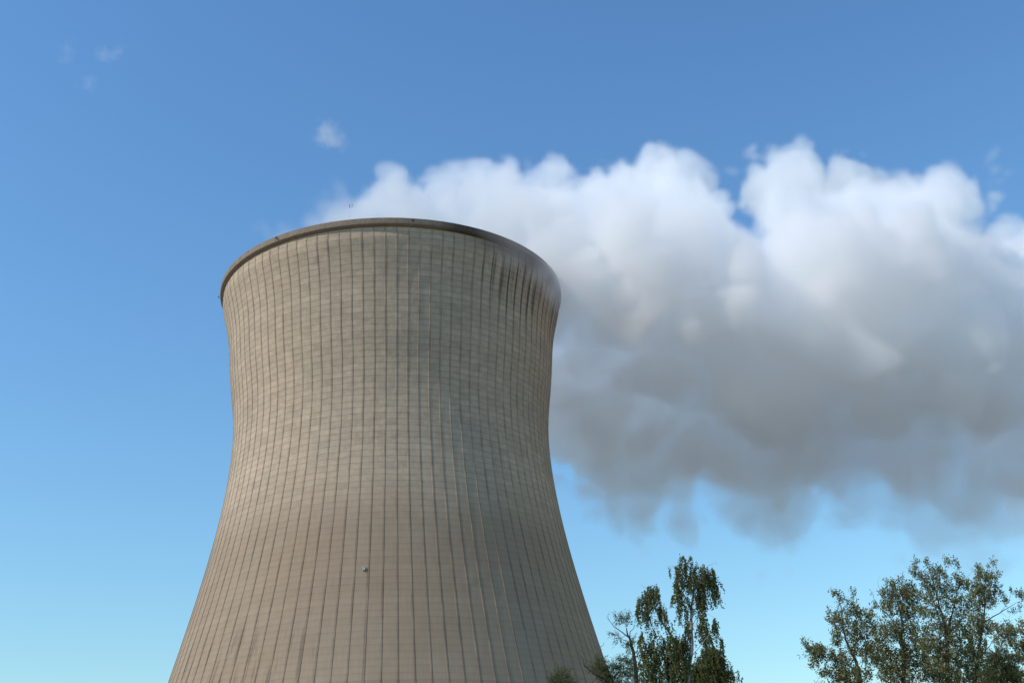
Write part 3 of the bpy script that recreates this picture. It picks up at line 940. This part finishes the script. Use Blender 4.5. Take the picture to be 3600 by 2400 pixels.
make_tree('poplar_tree', 'tallest poplar of the right-hand clump, with open branching top', 'tree', 51, cP,
          [[(1612, 1560, 0, .13), (1610, 1384, 0, .11), (1606, 1150, 0, .09), (1600, 900, 0, .07), (1562, 750, 0, .05), (1520, 620, 0, .036), (1498, 480, 0, .024), (1450, 350, 0, .012), (1400, 220, 0, .004)],
           [(1602, 890, 0, .045), (1650, 720, .2, .032), (1690, 560, .3, .022), (1692, 420, .3, .012), (1722, 310, .3, .005)],
           [(1620, 890, 0, .035), (1740, 780, -.3, .026), (1800, 620, -.5, .016), (1850, 480, -.6, .006)],
           [(1592, 860, 0, .022), (1500, 720, .3, .014), (1420, 620, .4, .005)],
           [(1520, 620, 0, .014), (1560, 480, .1, .009), (1590, 300, .1, .005), (1578, 190, .1, .003)],
           [(1498, 480, 0, .012), (1400, 380, .2, .008), (1310, 250, .3, .003)],
           [(1690, 560, .3, .010), (1780, 370, .2, .006), (1850, 300, .2, .003)],
           [(1850, 300, .2, .003), (1810, 260, .2, .002), (1790, 205, .2, .001)],
           [(1560, 760, 0, .012), (1480, 640, -.3, .008), (1440, 500, -.3, .004)],
           [(1606, 1150, 0, .03), (1480, 1020, -.4, .02), (1400, 880, -.6, .008)],
           [(1606, 1160, 0, .03), (1700, 1050, .4, .02), (1780, 930, .6, .008)]],
          [(1305, 240, 28, 34, .7), (1280, 310, 36, 28, .7), (1235, 345, 12, 8, .4), (1405, 215, 20, 40, .8), (1578, 185, 10, 30, .8), (1630, 225, 44, 34, .9), (1705, 240, 16, 50, .8), (1490, 300, 60, 45, .8), (1370, 350, 70, 45, .9),
           (1540, 360, 90, 55, .7), (1720, 380, 60, 45, .8), (1450, 450, 110, 60, .8), (1620, 480, 90, 60, .6), (1760, 450, 55, 60, .7), (1400, 560, 70, 60, .8), (1560, 600, 130, 80, .55), (1740, 620, 90, 80, .6), (1440, 700, 110, 70, .7),
           (1650, 780, 130, 80, .6), (1500, 880, 130, 80, .8), (1700, 930, 120, 90, .8), (1450, 1030, 120, 90, .9), (1650, 1080, 150, 100, .9), (1550, 1230, 190, 110, 1), (1650, 1340, 220, 60, 1), (1600, 1490, 280, 100, .9)],
          1850, 'poplar', poplar_bark, poplar_leaf, 23, PG, leaf_per=11, lsize=.072, bare=.06)
make_tree('poplar_tree', 'poplar right of the tallest one, with one long branch slanting out right', 'tree', 54, cP,
          [[(1850, 1560, 0, .12), (1868, 1384, 0, .10), (1900, 1150, 0, .075), (1932, 950, 0, .055), (1955, 800, 0, .042), (1968, 600, 0, .03), (1965, 470, 0, .02), (1995, 300, 0, .006)],
           [(1955, 795, 0, .030), (2050, 740, .2, .024), (2130, 690, .3, .019), (2250, 620, .4, .011), (2345, 570, .5, .004)],
           [(1932, 950, 0, .03), (1870, 820, -.3, .02), (1850, 650, -.4, .012), (1900, 450, -.4, .004)],
           [(1968, 600, 0, .014), (2030, 450, .2, .009), (2055, 250, .3, .003)],
           [(1965, 500, 0, .010), (1930, 380, -.2, .006), (1910, 280, -.2, .003)],
           [(2130, 690, .3, .010), (2200, 590, .4, .006), (2230, 490, .4, .003)],
           [(2130, 700, .3, .006), (2180, 740, .3, .003), (2240, 740, .3, .001)],
           [(1900, 1150, 0, .025), (2020, 1020, -.3, .015), (2100, 880, -.4, .005)]],
          [(1910, 285, 26, 30, .7), (1995, 265, 28, 26, .7), (2055, 225, 18, 38, .8), (2090, 340, 36, 32, .7), (1960, 360, 80, 50, .9), (2040, 400, 60, 50, .8), (1890, 470, 80, 70, .9), (2010, 500, 80, 60, .9), (2115, 500, 28, 50, .7),
           (1890, 600, 100, 70, .8), (2010, 610, 80, 60, .9), (2220, 490, 30, 22, .8), (2310, 520, 40, 30, .8), (2180, 600, 28, 40, .8), (2300, 665, 24, 14, .6), (2240, 695, 24, 18, .7), (2340, 560, 20, 40, .6), (1880, 750, 100, 70, .9), (1980, 840, 80, 80, .8),
           (1850, 890, 100, 90, .9), (1900, 1040, 100, 90, .9), (1850, 1190, 120, 110, 1), (1950, 1320, 150, 70, 1), (1900, 1490, 220, 100, .9)],
          1450, 'poplar', poplar_bark, poplar_leaf, 24, PG, leaf_per=11, lsize=.072, bare=.04)
make_tree('poplar_tree', 'rightmost poplar, partly cut off by the right edge of the photo', 'tree', 49, cP,
          [[(2480, 1560, 0, .12), (2460, 1384, 0, .09), (2430, 1200, 0, .06), (2400, 1020, 0, .04), (2370, 880, 0, .02), (2350, 820, 0, .006)],
           [(2440, 1250, 0, .035), (2300, 1050, .2, .022), (2220, 930, .3, .010), (2190, 820, .3, .004)],
           [(2450, 1330, 0, .04), (2320, 1310, -.2, .03), (2230, 1220, -.3, .018), (2150, 1050, -.3, .006)],
           [(2430, 1200, 0, .02), (2500, 1000, 0, .012), (2530, 850, 0, .004)]],
          [(2200, 820, 28, 22, .7), (2100, 860, 60, 36, .9), (2210, 890, 90, 50, .9), (2335, 870, 30, 70, .9), (2150, 970, 100, 50, .9), (2290, 1010, 80, 60, .8), (2340, 1120, 60, 80, .8), (2430, 950, 80, 100, .8), (2500, 1150, 100, 120, .8), (2350, 1340, 120, 90, .6), (2480, 1450, 160, 130, .7)],
          760, 'poplar', poplar_bark, poplar_leaf, 25, PG, leaf_per=11, lsize=.072, bare=.06)
make_tree('willow_tree', 'dark rounded willow crown low in the right corner, under the poplar branches', 'tree', 47, cP,
          [[(2120, 1600, 0, .12), (2125, 1450, 0, .09), (2130, 1320, 0, .05), (2140, 1200, 0, .025), (2140, 1110, 0, .008)],
           [(2125, 1440, 0, .04), (2030, 1320, .2, .02), (2010, 1200, .3, .006)], [(2125, 1440, 0, .04), (2230, 1320, -.2, .02), (2280, 1200, -.2, .006)]],
          [(2140, 1110, 80, 50, 1), (2060, 1180, 90, 80, 1), (2200, 1190, 100, 80, 1), (2100, 1290, 150, 80, 1.1), (2240, 1300, 90, 70, 1), (2130, 1400, 180, 60, 1), (2130, 1520, 200, 80, .8)],
          900, 'willow', dark_bark, willow_leaf, 26, PG, leaf_per=20, lsize=.062)

# ------------------------------------------------------------------ loose scraps of cloud
wisp_m = steam_mat('thin_cloud', (0.99, 0.99, 0.99, 1), 0.040)
WISPS = [
    ('faint hooked white wisp high in the blue, topmost right of three scraps', [(240, 125, 14), (258, 126, 13), (275, 118, 12), (286, 106, 9), (225, 116, 8)], .75),
    ('faint white wisp, tall and narrow, nearest the upper left corner', [(150, 98, 11), (156, 116, 14), (148, 132, 11), (141, 150, 8)], .55),
    ('faint small white wisp lying below the other two in the upper left sky', [(196, 178, 11), (205, 186, 12), (208, 198, 10), (185, 184, 9), (170, 195, 9)], .6),
    ('pale ragged wisp of cloud drifting alone above the cooling tower', [(742, 284, 9), (752, 298, 15), (762, 312, 17), (738, 318, 15), (726, 320, 12), (778, 324, 12), (792, 334, 11), (748, 308, 15)], 1.1),
    ('small greyish wisp low in the sky beside the tower base', [(232, 1556, 11), (243, 1546, 10), (252, 1536, 9), (262, 1528, 7)], .8)]
for wi, (lab, bl, de) in enumerate(WISPS):
    wb = []
    for q, (bx, by, br) in enumerate(bl):
        p = at(bx * K2, by * K2, 620 + (q % 3) * 3)
        mpp = (p - CAM).dot(FWD) / FPX * K2
        wb.append((p.x, p.y, p.z, br * mpp * 1.5, de, 1.2))
    w_ = steam_volume('cloud', wb, 0.7, wisp_m, ((9, 2.6), (4, 1.6), (4, .9), (2, .5)), 5.0, 1.5, 40 + wi)
    tag(w_, lab, 'cloud', 'scraps of thin cloud in the open sky', kind='stuff')

# ------------------------------------------------------------------ fittings on the tower
def phi_at(px, py, d, off):
    """azimuth on the shell (front half) whose projection falls closest to a photo pixel"""
    best = (1e9, 0)
    for a in np.linspace(-100, 100, 4001):
        ph = R_(a)
        rad = (S if d < 0.04 else float(prof(d)) * S) + off
        p = Vector((math.sin(ph) * rad, TD - math.cos(ph) * rad, RIMZ - d * S)) - CAM
        z = p.dot(FWD)
        e = abs(1800 + FPX * p.dot(RGT) / z - px) + 0.2 * abs(1200 - FPX * p.dot(UPV) / z - py)
        if e < best[0]:
            best = (e, ph)
    return best[1]


def frame_at(ph):
    out = Vector((math.sin(ph), -math.cos(ph), 0))
    side = Vector((math.cos(ph), math.sin(ph), 0))
    return out, side, Vector((0, 0, 1))


steel, st_t, st_p = new_mat('galvanised_steel', (0.42, 0.44, 0.46, 1), 0.5, 0.25)
s_ = N(st_t)
st_t.links.new(s_.mix(s_.noise(s_.node('ShaderNodeTexCoord').outputs['Object'], 6, 3), (0.30, 0.32, 0.34, 1), (0.5, 0.52, 0.54, 1)), st_p.inputs['Base Color'])
darkm, dk_t, dk_p = new_mat('dark_housing', (0.03, 0.03, 0.032, 1), 0.6)
d_ = N(dk_t)
dk_t.links.new(d_.mix(d_.noise(d_.node('ShaderNodeTexCoord').outputs['Object'], 9, 3), (0.02, 0.02, 0.022, 1), (0.06, 0.055, 0.05, 1)), dk_p.inputs['Base Color'])
redm, rd_t, rd_p = new_mat('red_lens', (0.28, 0.03, 0.025, 1), 0.25)
e_ = N(rd_t)
rd_t.links.new(e_.mix(e_.noise(e_.node('ShaderNodeTexCoord').outputs['Object'], 9, 3), (0.2, 0.02, 0.018, 1), (0.34, 0.045, 0.035, 1)), rd_p.inputs['Base Color'])

for (lx_, ly_) in ((972, 841), (1452, 781), (771, 1030)):
    ph = phi_at(lx_, ly_, 0.01, 0.3) if lx_ > 800 else R_(-86)
    out, side, up = frame_at(ph)
    base = Vector((math.sin(ph) * S, TD - math.cos(ph) * S, RIMZ - 0.62))
    L = Lump()
    L.box(base + out * 0.03 - up * 0.12, out, side, up, 0.03, 0.12, 0.16)
    L.tube([base + out * 0.05 - up * 0.16, base + out * 0.4 - up * 0.16], [0.035, 0.035])
    L.box(base + out * 0.42 - up * 0.06, out, side, up, 0.05, 0.38, 0.045)
    L.box(base + out * 0.42 - up * 0.16, out, side, up, 0.09, 0.12, 0.09)
    lamp = L.build('warning_light', darkm, tower)
    for sg in (-1, 1):
        L = Lump()
        q = base + out * 0.42 + side * (0.27 * sg)
        L.tube([q, q + up * 0.06, q + up * 0.2, q + up * 0.26], [0.10, 0.12, 0.11, 0.05], 10)
        ln_ = mesh_obj('lens', L.v, L.f, redm, None, True)
        ln_.parent = lamp
        ln_.matrix_parent_inverse = lamp.matrix_world.inverted() if False else Matrix.Identity(4)

ph = phi_at(1228, 773, 0.0, -0.3)
out, side, up = frame_at(ph)
b0 = Vector((math.sin(ph) * (S - .35), TD - math.cos(ph) * (S - .35), RIMZ))
L = Lump()
L.box(b0 + up * 0.04, out, side, up, 0.16, 0.16, 0.04)
L.tube([b0 + up * 0.05, b0 + up * 1.8, b0 + up * 3.45], [0.055, 0.05, 0.04], 8)
whitem, wt_t, wt_p = new_mat('white_mast_paint', (0.75, 0.76, 0.76, 1), 0.5)
w2 = N(wt_t)
wt_t.links.new(w2.mix(w2.noise(w2.node('ShaderNodeTexCoord').outputs['Object'], 3, 3), (0.66, 0.67, 0.67, 1), (0.8, 0.8, 0.79, 1)), wt_p.inputs['Base Color'])
mast = L.build('instrument_mast', whitem, tower)
L = Lump()
tp = b0 + up * 3.45
L.tube([tp - up * 0.1, tp + up * 0.62], [0.06, 0.05], 8)
L.tube([tp, tp + side * 0.75], [0.03, 0.03])
L.tube([tp + side * 0.75, tp + side * 0.75 + up * 0.75], [0.03, 0.03])
L.tube([tp + side * 0.75 + up * 0.75, tp + side * 0.55 + up * 0.75], [0.03, 0.03])
L.box(tp + side * 0.55 + up * 0.66, out, side, up, 0.05, 0.05, 0.09)
L.tube([tp + up * 0.6 - side * 0.1, tp + up * 0.6 + side * 0.22], [0.035, 0.03])
L.tube([tp + up * 0.3 - side * 0.18, tp + up * 0.3 + side * 0.18], [0.035, 0.03])
sen = L.build('wind_sensor', darkm, None)
sen.parent = mast

pipem = bark_mat('weathered_pipe', (0.20, 0.19, 0.175, 1), (0.30, 0.29, 0.27, 1))
# meter box with its conduit running down beside a rib
def d_at(px, py):
    """depth below the rim where the shell's front passes a given pixel"""
    best = (1e9, 0, 0)
    for d in np.linspace(0.3, 2.6, 700):
        ph = phi_col(px, d)
        q = shell_pt(ph, d) - CAM
        e = abs(1200 - FPX * q.dot(UPV) / q.dot(FWD) - py)
        if e < best[0]:
            best = (e, d, ph)
    return best[1], best[2]


def phi_col(px, d):
    lo_, hi_ = R_(-75), R_(75)
    for _ in range(40):
        mid = (lo_ + hi_) / 2
        q = shell_pt(mid, d) - CAM
        if 1800 + FPX * q.dot(RGT) / q.dot(FWD) < px:
            lo_ = mid
        else:
            hi_ = mid
    return (lo_ + hi_) / 2


bd_, bph = d_at(1280, 1998)
out, side, up = frame_at(bph)
bp = shell_pt(bph, bd_)
L = Lump()
L.box(bp + out * 0.28, out, side, up, 0.17, 0.27, 0.33)
L.box(bp + out * 0.28 + up * 0.35, out, side, up, 0.21, 0.31, 0.025)
L.box(bp + out * 0.06, out, side, up, 0.07, 0.10, 0.12)
box = L.build('meter_box', steel, tower)
L = Lump()
rib_k = round((bph - PH0) / bay + 0.35)
rph = rib_k * bay + PH0
def conduit_pt(d):
    return shell_pt(rph - 0.30 / (float(prof(d)) * S), d, 0.12)
pth = [bp + out * 0.2 - up * 0.42, bp + out * 0.12 - up * 0.5]
c0 = conduit_pt(bd_ + 0.012)
pth += [c0, conduit_pt(bd_ + 0.02)]
ds_ = np.linspace(bd_ + 0.03, BASE_D - 0.02, 60)
pth += [conduit_pt(float(d)) for d in ds_]
L.tube(pth, [0.032] * len(pth), 6)
L.tube([bp + out * 0.2 - up * 0.30, bp + out * 0.2 - up * 0.42], [0.05, 0.05])
for d in ds_[2::5]:
    q = conduit_pt(float(d))
    L.box(q - out * 0.02, out, side, up, 0.05, 0.10, 0.10)
L.build('conduit', pipem, tower)

# bracket arm sticking out of the lee side
aph = R_(82)
ad_, _ = d_at(1700, 2160)
ad_ -= 0.0
out, side, up = frame_at(aph)
ap = shell_pt(aph, ad_)
L = Lump()
L.box(ap + out * 0.04, out, side, up, 0.05, 0.15, 0.25)
L.tube([ap, ap + out * 0.5 + up * 0.25, ap + out * 1.05 + up * 0.42], [0.045, 0.04, 0.035])
L.tube([ap - up * 0.5, ap + out * 0.5 + up * 0.2], [0.03, 0.03])
L.tube([ap + out * 1.05 + up * 0.42, ap + out * 1.0 + up * 0.85], [0.03, 0.03])
L.box(ap + out * 1.0 + up * 0.9, out, side, up, 0.05, 0.05, 0.08)
L.box(ap + out * 0.08 - up * 0.5, out, side, up, 0.12, 0.12, 0.3)
L.build('bracket', darkm, tower)
